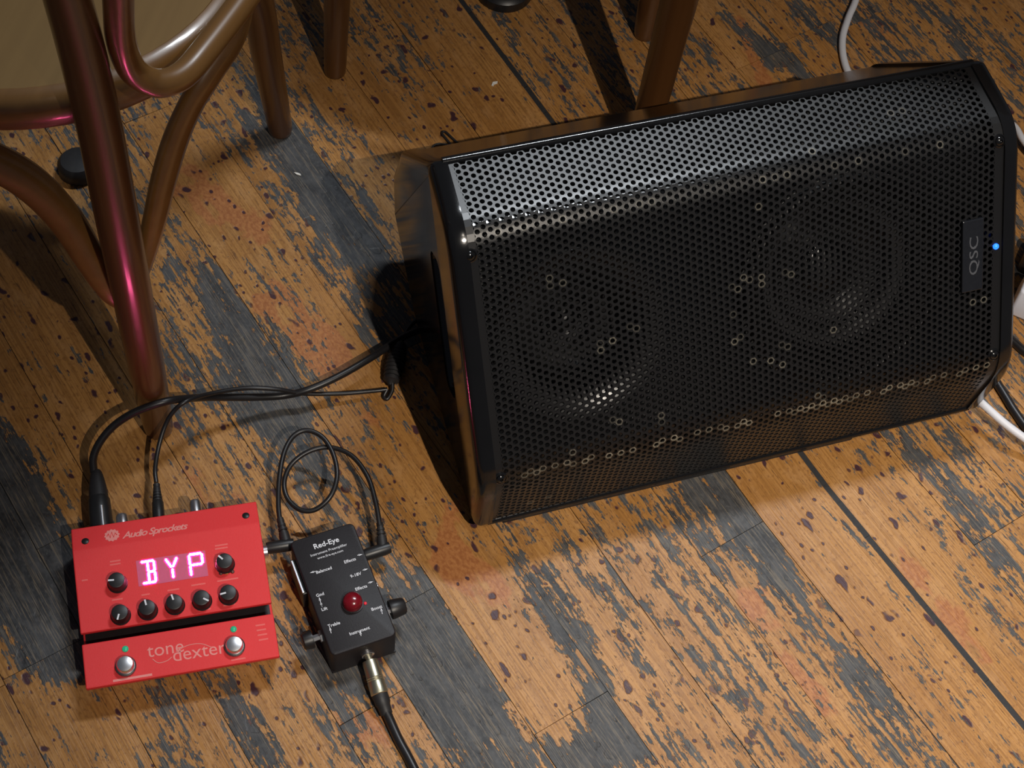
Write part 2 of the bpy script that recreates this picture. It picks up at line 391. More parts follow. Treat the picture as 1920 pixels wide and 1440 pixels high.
for k in range(-6, 24):
    w0, w1 = WE(k), WE(k+1)
    PSk = [q for q in PS if q[2] > .029 or unwarp(q) == k]
    VSk = [q for q in VS if unwarp(q) == k]
    js = list(JOINTS.get(k, [])); 
    if not js: js = [rnd.uniform(-1.0, -.1)] if k not in (9, 10, 8) else [-1.15 - .1*(k-8)]
    j0 = js[0]; cuts = [j0]
    while cuts[-1] < .6: cuts.append(cuts[-1] + rnd.uniform(.62, .9))
    while cuts[0] > -2.4: cuts.insert(0, cuts[0] - rnd.uniform(.62, .9))
    base = BASE.get(k, rnd.uniform(-.05, .03))
    for a, b in zip(cuts, cuts[1:]):
        c = ft*((a+b)/2) + fw*((w0+w1)/2)
        if not (-1.55 < c.x < 1.75 and -.2 < c.y < 2.45): continue
        seed = rnd.uniform(0, 40); dz = rnd.uniform(-.0004, .0004); tilt = rnd.uniform(-.0004, .0004); pb = base + rnd.uniform(-.02, .02)
        g = .0003; gl = .0034 if k == 10 else g; gr = .0030 if k == 9 else g
        nx, ny = max(4, int((b-a)/.014)), 7
        vs, fs, at, pt, vt = [], [], [], [], []
        def addv(t, wv, z):
            ww = warp(t, wv); p = ft*t + fw*ww; vs.append((p.x, p.y, z)); at.append((t, wv, seed))
            pt.append(pb + field(PSk, t, ww)); vt.append(field(VSk, t, ww))
        for i in range(nx+1):
            t = a + g + (b-a-2*g)*i/nx
            for j in range(ny+1):
                wv = w0 + gl + (w1-w0-gl-gr)*j/ny
                edge = (i in (0, nx)) or (j in (0, ny))
                addv(t, wv, dz + tilt*(2*j/ny-1) - (.0003 if edge else 0))
        q = ny+1
        for i in range(nx):
            for j in range(ny): fs.append((i*q+j, (i+1)*q+j, (i+1)*q+j+1, i*q+j+1))
        # skirts down into the joint
        ring = [i*q for i in range(nx+1)] + [nx*q+j for j in range(1, q)] + [i*q+ny for i in range(nx-1, -1, -1)] + [j for j in range(ny-1, 0, -1)]
        n0 = len(vs)
        for r_ in ring:
            x, y, z = vs[r_]; vs.append((x, y, -.0036)); at.append(at[r_]); pt.append(pt[r_]); vt.append(vt[r_])
        for i in range(len(ring)):
            j = (i+1) % len(ring); fs.append((ring[j], ring[i], n0+i, n0+j))
        me = bpy.data.meshes.new('floorboard'); me.from_pydata(vs, [], fs)
        A = me.attributes.new('board', 'FLOAT_VECTOR', 'POINT'); A.data.foreach_set('vector', [x for v in at for x in v])
        A = me.attributes.new('paint', 'FLOAT', 'POINT'); A.data.foreach_set('value', pt)
        A = me.attributes.new('varnish', 'FLOAT', 'POINT'); A.data.foreach_set('value', vt)
        me.update(); link_mesh('floorboard', me, M_floor, floor)
# dark filler in the one wide joint
b = bmesh.new(); wv = WE(10)
pts = [(-2.0, -.0030), (-2.0, .0034)]
for i in range(60):
    t0, t1 = -2.0 + i*.042, -2.0 + (i+1)*.042
    q = [ft*tt + fw*warp(tt, wv+dw_) for tt, dw_ in ((t0, -.0030), (t1, -.0030), (t1, .0034), (t0, .0034))]
    z = -.0010 + .0005*math.sin(i*1.7)
    b.faces.new([b.verts.new((p.x, p.y, z)) for p in q])
bmesh.ops.remove_doubles(b, verts=b.verts, dist=.0002)
bm_obj('filler_strip', b, M_gap, floor)

# ------------------------------------------------------------------ loudspeaker lying on its side
SY = R(24.06); SO = Vector((-.0060, .7052, 0)); SL = .5046
spk = thing('loudspeaker', SO, SY, 'black powered loudspeaker lying on its side with curved perforated steel grille', 'loudspeaker')
P0, P1, P2, P3 = Vector((.1895, .303)), Vector((.1214, .2956)), Vector((-.0082, .1035)), Vector((0, .0226))
vt_ = (P1-P2).normalized(); nf = Vector((-vt_.y, vt_.x))
def round_poly(pts, radii, seg=7):
    out = [pts[0]]
    for i in range(1, len(pts)-1):
        a, p, c = pts[i-1], pts[i], pts[i+1]; r = radii[i-1]
        s, e = p + (a-p).normalized()*r, p + (c-p).normalized()*r
        for k in range(seg+1):
            t = k/seg; out.append(s*(1-t)**2 + p*2*t*(1-t) + e*t*t)
    out.append(pts[-1]); return out
front = round_poly([P0, P1, P2, P3], [.017, .020])
rear = [Vector((.010, .0115)), Vector((.245, .0115)), Vector((.335, .065)), Vector((.336, .120)), Vector((.303, .188)), Vector((.200, .2935))]
def offset(pl, d):
    out = []
    for i, p in enumerate(pl):
        t = (pl[min(i+1, len(pl)-1)] - pl[max(i-1, 0)]).normalized(); n = Vector((t.y, -t.x))   # inward
        out.append(p + n*d)
    return out
# test which side is inward
def inward(pl, d):
    o = offset(pl, d); mid = Vector((.15, .15)); k = len(pl)//2
    return o if (o[k]-mid).length < (pl[k]-mid).length else offset(pl, -d)
inner = inward(front, .016)
def smooth_loop(pts, r):
    n = len(pts); out = []
    for i in range(n):
        a, p, c = pts[i-1], pts[i], pts[(i+1) % n]; q = min(r, (a-p).length*.45, (c-p).length*.45)
        s, e = p + (a-p).normalized()*q, p + (c-p).normalized()*q
        for k in range(4):
            t = k/3; out.append(s*(1-t)**2 + p*2*t*(1-t) + e*t*t)
    return out
body_poly = [P0 + Vector((.001, -.004))] + inner[1:-1] + [P3 + Vector((.002, .004))] + rear
cab = bm_obj('cabinet', prism_bm(body_poly, .002, SL-.014), M_gloss, spk)
# cavities for the drivers
fc = (P1+P2)/2 - nf*.016
def facept(x, s, d): q = (P1+P2)/2 + vt_*s + nf*d; return Vector((x, q.x, q.y))
FN = Vector((0, nf.x, nf.y))
WC, HC = .340, .094
def cutter(x, s, prof):
    return bm_obj('cutter', lathe_bm(prof, 48, FN, facept(x, s, 0)), M_baf, spk)
cut = [cutter(WC, 0, [(.101, .02), (.101, -.085)]), cutter(HC, 0, [(.078, .02), (.078, -.07)])]
hx = F(838, 640, .1)
slot = box_bm(-.02, .012, .055, .085, .095, .215, .012, 3)
rot = Matrix.Rotation(-math.atan2(vt_.x, vt_.y), 4, 'X')
sc_ = bm_obj('cutter', box_bm(-.04, .0015, -.020, .020, -.066, .066, .012, 3), M_baf, spk)
sc_.data.transform(Matrix.Translation((0, .128, .160)) @ rot)
for c_ in cut:
    md = cab.modifiers.new('cut', 'BOOLEAN'); md.object = c_; md.operation = 'DIFFERENCE'; md.solver = 'EXACT'
bpy.context.view_layer.update()
me = bpy.data.meshes.new_from_object(cab.evaluated_get(bpy.context.evaluated_depsgraph_get()))
cab.modifiers.clear(); cab.data = me; me.name = 'cabinet'; me.materials.clear(); me.materials.append(M_gloss)
for c_ in cut: bpy.data.objects.remove(c_)
bpy.data.objects.remove(sc_) if False else None
# end panels (the full outline, glossy, with rounded edges)
front_soft = round_poly([P0, P1, P2, P3], [.024, .026], 10)
full = smooth_loop(front_soft + rear, .004)
def taper(o):
    for v in o.data.vertices:
        q = Vector((v.co.y, v.co.z)) - (P1+P2)/2; dep = -q.dot(nf) - .035
        if v.co.x < .1: v.co.x += .055*dep
        elif v.co.x > SL-.1: v.co.x -= .055*dep
    o.data.update()
def out2(pl, d):
    mid = Vector((.14, .15)); n = len(pl); out = []
    for i, p in enumerate(pl):
        t = (pl[(i+1) % n] - pl[i-1]).normalized(); nn = Vector((t.y, -t.x))
        if nn.dot(p-mid) < 0: nn = -nn
        out.append(p + nn*d)
    return out
full_out = out2(full, .0022); full_in = out2(full, -.009)
def end_panel(x0, sgn):
    b = bmesh.new(); n = len(full_out)
    rows = [(full_out, 0.0), (full_out, .010), (out2(full, .0005), .0135), (out2(full, -.003), .0155), (full_in, .0165)]
    rings = [[b.verts.new((x0 + sgn*h, p.x, p.y)) for p in pl] for pl, h in rows]
    b.faces.new(rings[0]); b.faces.new(rings[-1])
    for a, c in zip(rings, rings[1:]):
        for i in range(n): b.faces.new((a[i], a[(i+1) % n], c[(i+1) % n], c[i]))
    return b
ep = bm_obj('end_panel', end_panel(.0045, -1), M_gloss, spk, smooth=40)
md = ep.modifiers.new('cut', 'BOOLEAN'); md.object = sc_; md.operation = 'DIFFERENCE'; md.solver = 'EXACT'
bpy.context.view_layer.update()
me = bpy.data.meshes.new_from_object(ep.evaluated_get(bpy.context.evaluated_depsgraph_get()))
ep.modifiers.clear(); ep.data = me; me.materials.clear(); me.materials.append(M_gloss); shade(me, 40)
for p in me.polygons: p.material_index = 0
bpy.data.objects.remove(sc_)
ep2 = bm_obj('end_panel', end_panel(SL-.0165, 1), M_gloss, spk, smooth=40)
for o_ in (ep, ep2, cab): taper(o_)
# carry bar inside the handle slot
bm_obj('handle_bar', tube_bm([Vector((.008, .128, .160)) + Vector((0, vt_.x*s, vt_.y*s)) for s in (-.05, 0, .05)], .004, 10, 4), M_blk, ep, smooth=40)
# lips along the two long edges
def lip(p, q): return prism_bm([p, p+Vector((0, 0)) + (q-p)*.5 + Vector((0, .0)), q, q + Vector((.006, -.006)), p + Vector((.006, -.006))], .003, SL-.003)
tl = Vector((P0.x-.004, P0.y))
bm_obj('edge_lip', tube_bm([(x, P0.x+.002, P0.y-.001) for x in (.002, .25, SL-.014)], .0042, 10, 2), M_gloss, spk, smooth=60)
bm_obj('edge_lip', tube_bm([(x, P3.x+.002, P3.y+.000) for x in (.002, .25, SL-.014)], .0042, 10, 2), M_gloss, spk, smooth=60)
# rubber feet rails
bm_obj('foot_rail', box_bm(.02, .375, .006, .026, 0, .0125, .002), M_rub, spk)
bm_obj('foot_rail', box_bm(.02, .375, .215, .235, 0, .0125, .002), M_rub, spk)
# grille
seglen = [(front[i+1]-front[i]).length for i in range(len(front)-1)]; GL = sum(seglen)
def gp(v, d=0):
    v = max(0, min(GL, v)); i = 0
    while i < len(seglen)-1 and v > seglen[i]: v -= seglen[i]; i += 1
    p = front[i] + (front[i+1]-front[i])*(v/seglen[i])
    t = (front[i+1]-front[i]).normalized(); n = Vector((t.y, -t.x))
    if n.dot(nf) < 0: n = -n
    return p + n*d
pitch = .0064; rh = .00222; colw = pitch*.8660254
gx0, gx1 = .0120, SL-.0260
ncol = int((gx1-gx0)/colw); colw = (gx1-gx0)/ncol
v_up = (P1-P0).length; v_lo = GL - (P3-P2).length
rg = random.Random(11)
patches = [(rg.uniform(.03, SL-.03), rg.uniform(.01, GL-.02), rg.uniform(.004, .012)) for _ in range(26)]
patches += [(.055, .03, .012), (.075, .045, .010), (.05, .055, .008), (.25, .16, .012), (.275, .165, .010), (.255, .10, .012), (.27, .235, .012), (.245, .24, .012), (.10, .19, .012), (.12, .185, .010), (.14, .18, .010), (.46, .045, .010), (.40, .03, .010), (.16, .27, .010), (.33, .3, .008), (.47, .23, .010)]
BADGE = (SL-.0555, SL-.0335, .146, .213)      # x0 x1 v0 v1
vs, fs, wr = [], [], []
def hexcell(x, v):
    h = 0
    dfold = min(abs(v-v_lo+.004)/.0032, abs(v-v_up-.003)/.0028*1.25)  # lower fold worn pale; pale line on upper fold is a painted glint
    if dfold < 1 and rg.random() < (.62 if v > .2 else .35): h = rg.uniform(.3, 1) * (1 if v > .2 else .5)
    for (px_, pv, pr) in patches:
        if math.hypot(x-px_, v-pv) < pr and rg.random() < .16: h = max(h, rg.uniform(.1, .55))
    n0 = len(vs); h *= .8
    for ring, d in ((0, 0), (1, 0), (2, -.0014)):
        for k in range(12):
            a = math.pi*k/6
            r = (pitch/math.sqrt(3) if k % 2 == 0 else pitch/2) if ring == 0 else rh
            q = gp(v + r*math.sin(a), d); xx = x + r*math.cos(a)*(colw/(pitch*.8660254))
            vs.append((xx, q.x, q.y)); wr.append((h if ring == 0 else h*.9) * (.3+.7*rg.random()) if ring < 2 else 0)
    for k in range(12):
        j = (k+1) % 12
        fs.append((n0+k, n0+j, n0+12+j, n0+12+k)); fs.append((n0+12+k, n0+12+j, n0+24+j, n0+24+k))
for i in range(ncol+1):
    x = gx0 + colw*i; v = .0045 + (pitch/2 if i % 2 else 0)
    while v < GL-.004:
        if not (BADGE[0] < x < BADGE[1] and BADGE[2] < v < BADGE[3]): hexcell(x, v)
        v += pitch
def strip(x0, x1, v0, v1, d, nv):
    n0 = len(vs)
    for i in range(nv+1):
        q = gp(v0 + (v1-v0)*i/nv, d)
        for x in (x0, x1): vs.append((x, q.x, q.y)); wr.append(0)
    for i in range(nv): fs.append((n0+2*i, n0+2*i+1, n0+2*i+3, n0+2*i+2))
strip(.002, gx0-.0027, 0, GL, -.0002, 60); strip(gx1+.0027, SL-.014, 0, GL, -.0002, 60)
strip(gx0-.0035, gx1+.0035, 0, .0016, -.0003, 1)
me = bpy.data.meshes.new('grille'); me.from_pydata(vs, [], fs)
A = me.attributes.new('wear_and_glint', 'FLOAT', 'POINT'); A.data.foreach_set('value', wr); me.update()
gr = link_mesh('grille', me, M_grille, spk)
# badge, status light, screws
def surf(x, v, d=0): q = gp(v, d); return Vector((x, q.x, q.y))
def frame_at(x, v, d=0):
    o = surf(x, v, d); t = (surf(x, v-.002) - surf(x, v+.002)).normalized(); X = Vector((1, 0, 0)); n = X.cross(t).normalized()
    return Matrix.Translation(o) @ Matrix((X, t, n)).transposed().to_4x4()
bc = frame_at((BADGE[0]+BADGE[1])/2, (BADGE[2]+BADGE[3])/2, 0)
bb = box_bm(-.0105, .0105, -.034, .034, -.004, .0022, .0008); bmesh.ops.transform(bb, matrix=bc, verts=bb.verts)
badge = bm_obj('badge', bb, M_bluepr, spk)
put_text('badge_lettering', 'QSC', .0165, M_badgetx, badge, bc @ Matrix.Translation((.0045, 0, .0023)) @ Matrix.Rotation(R(90), 4, 'Z') @ Matrix.Diagonal((1.15, .75, 1, 1)), align='CENTER', extrude=.0003)
lm = frame_at(SL-.0205, .176)
bb = lathe_bm([(.0028, -.001), (.0028, .0008), (.0019, .0021), (0, .0025)], 16); bmesh.ops.transform(bb, matrix=lm, verts=bb.verts)
bm_obj('status_light', bb, M_led, spk, smooth=50)
for x, v in ((.0030, v_up+.018), (.0070, v_lo-.004), (SL-.0190, v_up+.010), (SL-.0200, v_lo-.014)):
    fm = frame_at(x, v)
    bb = lathe_bm([(.0062, -.001), (.0062, .0004), (.0050, .0011), (.0046, .0004)], 20); bmesh.ops.transform(bb, matrix=fm, verts=bb.verts)
    wsh = bm_obj('washer', bb, M_gloss, spk, smooth=50)
    bb = lathe_bm([(.0040, .000), (.0040, .0014), (.0030, .0025), (.0016, .0029), (.0013, .0014), (0, .0014)], 18); bmesh.ops.transform(bb, matrix=fm, verts=bb.verts)
    bm_obj('screw', bb, M_gloss, wsh, smooth=40)
# drivers behind the grille
wf = bm_obj('woofer', lathe_bm([(.100, -.016), (.100, -.012), (.092, -.010), (.088, -.016), (.060, -.040), (.034, -.058), (.033, -.066)], 56, FN, facept(WC, 0, 0), cap=False), M_cone, spk, smooth=30)
bm_obj('surround', lathe_bm([(.098, -.0165), (.097, -.008), (.092, -.0055), (.087, -.009), (.086, -.016)], 56, FN, facept(WC, 0, 0), cap=False), M_rub, wf, smooth=60)
bm_obj('dust_cap', lathe_bm([(.036, -.057), (.030, -.048), (.018, -.042), (0, -.040)], 40, FN, facept(WC, 0, 0), cap=False), M_cone, wf, smooth=60)
hn = bm_obj('horn', lathe_bm([(.079, -.016), (.078, -.013), (.070, -.0145), (.056, -.022), (.040, -.036), (.026, -.052), (.017, -.066), (0, -.068)], 48, FN, facept(HC, 0, 0), cap=False), M_cone, spk, smooth=60)
bm_obj('horn_throat', lathe_bm([(.016, -.064), (.013, -.056), (.006, -.051), (0, -.050)], 24, FN, facept(HC, 0, 0), cap=False), M_blk, hn, smooth=60)

# ------------------------------------------------------------------ red pedal
PW, PD = .1604, .1452
PO = Vector((-.2615, .5874, 0)); PY = R(19.15)
ped = thing('effects_pedal', PO, PY, 'red metal effects pedal with lit BYP display and seven black knobs', 'pedal')
pm = root_mat(ped); pmi = pm.inverted()
yb, yf = PD/2, -PD/2
def yy(fr): return yb - PD*fr
TOPS = [(0.0, .0455), (.165, .0492), (.672, .0405)]
RAMP = [(.735, .0385), (1.0, .0345)]
def ztop(y):
    fr = (yb-y)/PD
    L_ = TOPS if fr < .70 else RAMP
    for (a, za), (b2, zb) in zip(L_, L_[1:]):
        if fr <= b2 or (b2 == L_[-1][0]): return za + (zb-za)*((fr-a)/(b2-a))
    return L_[-1][1]
def pl(x, y, lift=0):
    """pixel on the pedal's top -> local position"""
    z = .045
    for _ in range(8):
        q = pmi @ F(x, y, z); z = ztop(q.y) + lift
    return Vector((q.x, q.y, ztop(q.y)))
def slope(y):
    e = .001; return math.atan2(ztop(y+e)-ztop(y-e), 2*e)
def pframe(p): return Matrix.Translation(p) @ Matrix.Rotation(slope(p.y), 4, 'X')
poly = [(yf+.016, .004), (yf, RAMP[1][1]-.004), (yf, RAMP[1][1]), (yy(.735), RAMP[0][1]), (yy(.735), .020), (yy(.60), .020), (yy(.60), TOPS[2][1]-.006), (yy(.672), TOPS[2][1]-.004), (yy(.672), TOPS[2][1]), (yy(.165), TOPS[1][1]), (yb, TOPS[0][1]), (yb, .004)]
bm_obj('body', prism_bm(poly, -PW/2, PW/2, .0011, 2), M_red, ped)
bm_obj('groove_shade_strip', box_bm(-PW/2+.002, PW/2-.002, yy(.733), yy(.602), .0202, .0212), M_blk, ped)  # black strip stands in for the shade inside the groove
for sx in (-1, 1):
    for sy in (-1, 1):
        bm_obj('rubber_foot', lathe_bm([(.006, 0), (.007, .001), (.007, .0045)], 14, None, (sx*.066, sy*.044, 0)), M_rub, ped)
# knobs
def knob(name, M, ang, r, h, parent):
    prof = [(r*1.02, 0), (r*1.02, .0012), (r*.93, .0020), (r*.86, h*.82), (r*.80, h*.97), (r*.70, h), (0, h)]
    b = lathe_bm(prof, 28)
    bmesh.ops.transform(b, matrix=M, verts=b.verts)
    k = bm_obj(name, b, M_knob, parent, smooth=35)
    b = box_bm(-.0007, .0007, r*.22, r*.82, h-.0003, h+.00025)
    bmesh.ops.transform(b, matrix=M @ Matrix.Rotation(ang, 4, 'Z'), verts=b.verts)
    bm_obj('pointer', b, M_white, k); return k
KN = [(219, 1089, 85), (421, 1053, 40), (225, 1149, 160), (276, 1140, 8), (327, 1130, 12), (378, 1122, -125), (428, 1112, 97)]
for x, y, a in KN: knob('knob', pframe(pl(x, y, .006)), R(a)-PY*0, .0084, .0105, ped)
# foot switches
for x, y in ((236, 1250), (440, 1213)):
    M = pframe(pl(x, y))
    b = lathe_bm([(.0088, 0), (.0088, .0022), (.0078, .0030), (.0066, .0030)], 24); bmesh.ops.transform(b, matrix=M, verts=b.verts)
    s = bm_obj('foot_switch', b, M_steel, ped)
    b = lathe_bm([(.0072, .001), (.0072, .0070), (.0064, .0084), (.0036, .0090), (0, .0091)], 24); bmesh.ops.transform(b, matrix=M, verts=b.verts)
    bm_obj('plunger', b, M_chrome, s, smooth=40)
def dot(name, x, y, r, m, h=.0012):
    b = lathe_bm([(r, -.0003), (r, h*.4), (r*.7, h*.85), (0, h)], 16); bmesh.ops.transform(b, matrix=pframe(pl(x, y)), verts=b.verts)
    return bm_obj(name, b, m, ped, smooth=50)
for x, y in ((235, 1217), (438, 1180)): dot('indicator_light', x, y, .0027, M_green, .002)
for x, y, m in ((414, 1075, M_dimled), (425, 1074, M_amber), (436, 1072, M_dimled), (230, 1168, M_dimled), (281, 1159, M_dimled), (332, 1150, M_dimled)): dot('indicator_light', x, y, .0017, m)
for x, y in ((160, 1015), (461, 967)): dot('screw', x, y, .0032, M_blk, .0012)
# display
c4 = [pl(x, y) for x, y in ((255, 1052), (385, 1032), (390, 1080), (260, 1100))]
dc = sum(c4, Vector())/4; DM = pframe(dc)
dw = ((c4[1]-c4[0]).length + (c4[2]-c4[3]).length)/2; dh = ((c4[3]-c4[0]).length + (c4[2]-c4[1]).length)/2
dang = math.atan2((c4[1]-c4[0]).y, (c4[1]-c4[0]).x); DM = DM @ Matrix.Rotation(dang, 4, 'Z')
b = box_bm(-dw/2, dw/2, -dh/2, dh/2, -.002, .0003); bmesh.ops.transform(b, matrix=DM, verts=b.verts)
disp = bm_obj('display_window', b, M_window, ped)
def seg(lines, ox, th, z, sxx, syy):
    b = bmesh.new()
    for x0, y0, x1, y1 in lines:
        p, q = Vector((ox+x0*sxx, y0*syy, 0)), Vector((ox+x1*sxx, y1*syy, 0)); d = (q-p).normalized(); n = Vector((-d.y, d.x, 0))
        pts = [p + n*th*.6, p - d*th*.5, p - n*th*.6, q - n*th*.6, q + d*th*.5, q + n*th*.6]
        lo = [b.verts.new(Vector((v.x, v.y, z))) for v in pts]; hi = [b.verts.new(Vector((v.x, v.y, z+.0003))) for v in pts]
        b.faces.new(hi); b.faces.new(lo[::-1])
        for i in range(6): b.faces.new((lo[i], lo[(i+1) % 6], hi[(i+1) % 6], hi[i]))
    bmesh.ops.transform(b, matrix=DM, verts=b.verts); return b
G = {'B': [(-.9, 1, .9, 1), (-.9, -1, .9, -1), (1, .9, 1, .1), (1, -.9, 1, -.1), (0, .9, 0, .1), (0, -.9, 0, -.1), (.1, 0, .9, 0)],
     'Y': [(-.85, .9, -.15, .15), (.85, .9, .15, .15), (0, -.1, 0, -.85)],
     'P': [(-.85, 1, .85, 1), (-1, .9, -1, .1), (-1, -.9, -1, -.1), (1, .9, 1, .1), (-.85, 0, .85, 0)]}
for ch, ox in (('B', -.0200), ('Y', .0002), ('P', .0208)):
    d = bm_obj('digit_bloom', seg(G[ch], ox, .0034, .00035, .0054, .0097), M_halo, disp)  # wider digit shape that draws the bloom behind the lit core
    bm_obj('lit_segments', seg(G[ch], ox, .0014, .00050, .0054, .0097), M_pink, d)
# print on the pedal
def ptext(name, body, x, y, size, m, **kw):
    p = pl(x, y); return put_text(name, body, size, m, ped, pframe(p) @ Matrix.Translation((0, 0, .00015)), **kw)
ptext('maker_lettering', 'Audio Sprockets', 230, 1010, .0098, M_redtxt, shear=.35, space=.84, offset=.00018)
LM = pframe(pl(210, 1004))
b = bmesh.new()
ring = []
for i in range(48):
    a = 2*math.pi*i/48; r = .0066 if i % 4 < 2 else .0058
    ring.append((r*math.cos(a), r*math.sin(a)))
lo = [b.verts.new((x, y, .0001)) for x, y in ring]; hi = [b.verts.new((x, y, .0003)) for x, y in ring]
b.faces.new(hi)
for i in range(48): b.faces.new((lo[i], lo[(i+1) % 48], hi[(i+1) % 48], hi[i]))
bmesh.ops.transform(b, matrix=LM, verts=b.verts); gear = bm_obj('gear_emblem', b, M_redtxt, ped)
zz = [(-.0042, -.0005), (-.003, .002), (-.0016, -.0026), (0, .0034), (.0015, -.0026), (.003, .002), (.0042, -.0005)]
bb = tube_bm([LM @ Vector((x, y, .0004)) for x, y in zz], .00045, 6, 1); bm_obj('wave_mark', bb, M_red, gear)
ptext('name_lettering', 'tone', 277, 1233, .0165, M_redtxt, space=1.0)
ptext('name_lettering', 'dexter', 324, 1241, .0165, M_redtxt, space=1.0)
bb = tube_bm([pl(x, y) + Vector((0, 0, .0001)) for x, y in ((286, 1236), (297, 1243), (313, 1239), (322, 1232))], .0004, 6, 5); bm_obj('swoosh', bb, M_redtxt, ped)
bb = tube_bm([pl(x, y) + Vector((0, 0, .0001)) for x, y in ((330, 1222), (350, 1211), (375, 1207), (398, 1214))], .0004, 6, 5); bm_obj('swoosh', bb, M_redtxt, ped)
def faint(x, y, wd, n=1):
    """small print that the photograph shows only as a pale line"""
    for k in range(n):
        p = pl(x, y + 6*k); b = box_bm(-wd/2, wd/2, -.0007, .0007, .0000, .00018); bmesh.ops.transform(b, matrix=pframe(p), verts=b.verts)
        bm_obj('small_print', b, M_reddim, ped)
for x, y, wd, n in ((216, 1052, .009, 2), (415, 1022, .011, 2), (220, 1124, .009, 1), (273, 1115, .007, 1), (325, 1106, .010, 1), (372, 1096, .012, 1), (427, 1087, .018, 1), (384, 1143, .010, 1), (430, 1134, .010, 1), (159, 1088, .005, 1), (447, 1236, .012, 1)): faint(x, y, wd, n)
p = pl(212, 1277); b = box_bm(0, .032, -.0010, .0010, 0, .00018); bmesh.ops.transform(b, matrix=pframe(p), verts=b.verts); bm_obj('small_print', b, M_redtxt, ped)
for k in range(4): faint(488 + k*2, 1172 + k*9, .008)
# sockets on the back
def bsock(name, x, r, z, ln, m):
    return bm_obj(name, lathe_bm([(r, 0), (r, ln*.8), (r*.85, ln), (r*.55, ln), (r*.55, ln*.5), (0, ln*.5)], 18, (0, 1, 0), (x, yb-.0005, z)), m, ped, smooth=40)
def bx(px_): 
    q = pmi @ F(px_[0], px_[1], .036); return q.x
bsock('socket', bx((229, 965)), .0055, .039, .010, M_chrome); bsock('socket', bx((366, 945)), .0055, .039, .013, M_chrome)
bsock('socket', bx((334, 955)), .0075, .030, .006, M_blk); bsock('socket', bx((188, 975)), .0115, .026, .004, M_blk); bsock('socket', bx((295, 958)), .006, .032, .004, M_blk)
bm_obj('socket', lathe_bm([(.006, 0), (.006, .004), (.004, .0045)], 18, (1, 0, 0), (PW/2-.0005, (pmi @ F(500, 1028, .030)).y, .024)), M_chrome, ped, smooth=40)

# ------------------------------------------------------------------ black preamp box
BWd, BD, BH = .0588, .1155, .0394
BO = Vector((-.1204, .6143, 0)); BY = R(28.83)
box = thing('preamp_box', BO, BY, 'small black metal preamp box with white lettering and red domed button', 'preamp')
bmx = root_mat(box); bmi = bmx.inverted()
def blp(x, y, z=BH):
    q = bmi @ F(x, y, z); return Vector((q.x, q.y, z))
b = box_bm(-BWd/2, BWd/2, -BD/2, BD/2, .0035, BH-.0005)
ed = [e for e in b.edges if abs(e.verts[0].co.z - e.verts[1].co.z) > .01]
bmesh.ops.bevel(b, geom=ed, offset=.005, segments=4, profile=.5, affect='EDGES')
ed = [e for e in b.edges if min(v.co.z for v in e.verts) > BH-.002 and len(e.link_faces) == 2 and any(f.normal.z < .5 for f in e.link_faces)]
bmesh.ops.bevel(b, geom=ed, offset=.0018, segments=3, profile=.5, affect='EDGES')
bm_obj('enclosure', b, M_enam, box, smooth=30)
bm_obj('base_plate', box_bm(-BWd/2+.0005, BWd/2-.0005, -BD/2+.0005, BD/2-.0005, .001, .0035), M_enam, box)
for sx in (-1, 1):
    for sy in (-1, 1): bm_obj('rubber_foot', lathe_bm([(.004, 0), (.0045, .0012)], 12, None, (sx*.022, sy*.048, 0)), M_rub, box)
def btext(body, x, y, size, rot=0, align='CENTER', **kw):
    return put_text('lettering', body, size, M_white, box, Matrix.Translation(blp(x, y) + Vector((0, 0, -.0004))) @ Matrix.Rotation(R(rot), 4, 'Z'), align=align, **kw)
btext('Red-Eye', 613, 1022, .0070, 0, offset=.00010)
btext('Instrument Preamplifier', 617, 1033, .0035); btext('www.fire-eye.com', 620, 1041, .0032)
btext('Balanced', 608, 1071, .0041, offset=.00004); btext('Effects', 657, 1053, .0041, offset=.00004); btext('9-18V', 668, 1080, .0041, offset=.00004); btext('Effects', 678, 1104, .0041, offset=.00004)
btext('Gnd', 601, 1117, .0041, offset=.00004); btext('Lift', 609, 1144, .0041, offset=.00004); btext('Boost', 707, 1142, .0041, offset=.00004); btext('Treble', 627, 1173, .0041, offset=.00004); btext('Instrument', 675, 1185, .0041, offset=.00004)
def arrow(x0, y0, x1, y1, both=False):
    p, q = blp(x0, y0), blp(x1, y1); d = (q-p); L_ = d.length; d.normalize(); n = Vector((-d.y, d.x, 0)); b = bmesh.new(); z = Vector((0, 0, -.0004)); up = Vector((0, 0, .0002))
    def quad(pts):
        a = [b.verts.new(v + z + up) for v in pts]; c = [b.verts.new(v + z) for v in pts]; b.faces.new(a)
        for i in range(len(a)): b.faces.new((a[i], a[(i+1) % len(a)], c[(i+1) % len(a)], c[i]))
    quad([p + n*.00025, p - n*.00025, q - d*.0025 - n*.00025, q - d*.0025 + n*.00025]); quad([q, q - d*.0035 + n*.0009, q - d*.0035 - n*.0009])
    if both: quad([p, p + d*.0035 - n*.0009, p + d*.0035 + n*.0009])
    bm_obj('arrow_print', b, M_white, box)
arrow(591, 1071, 581, 1074); arrow(670, 1041, 680, 1039); arrow(680, 1069, 690, 1066); arrow(690, 1093, 700, 1090)
arrow(604, 1138, 598, 1119, True); arrow(717, 1151, 714, 1139); arrow(621, 1187, 618, 1175); arrow(677, 1192, 675, 1182)
q = blp(661, 1131)
b = lathe_bm([(.0098, -.0006), (.0098, .0008), (.0086, .0010)], 28, None, q); br = bm_obj('button_collar', b, M_enam, box, smooth=40)
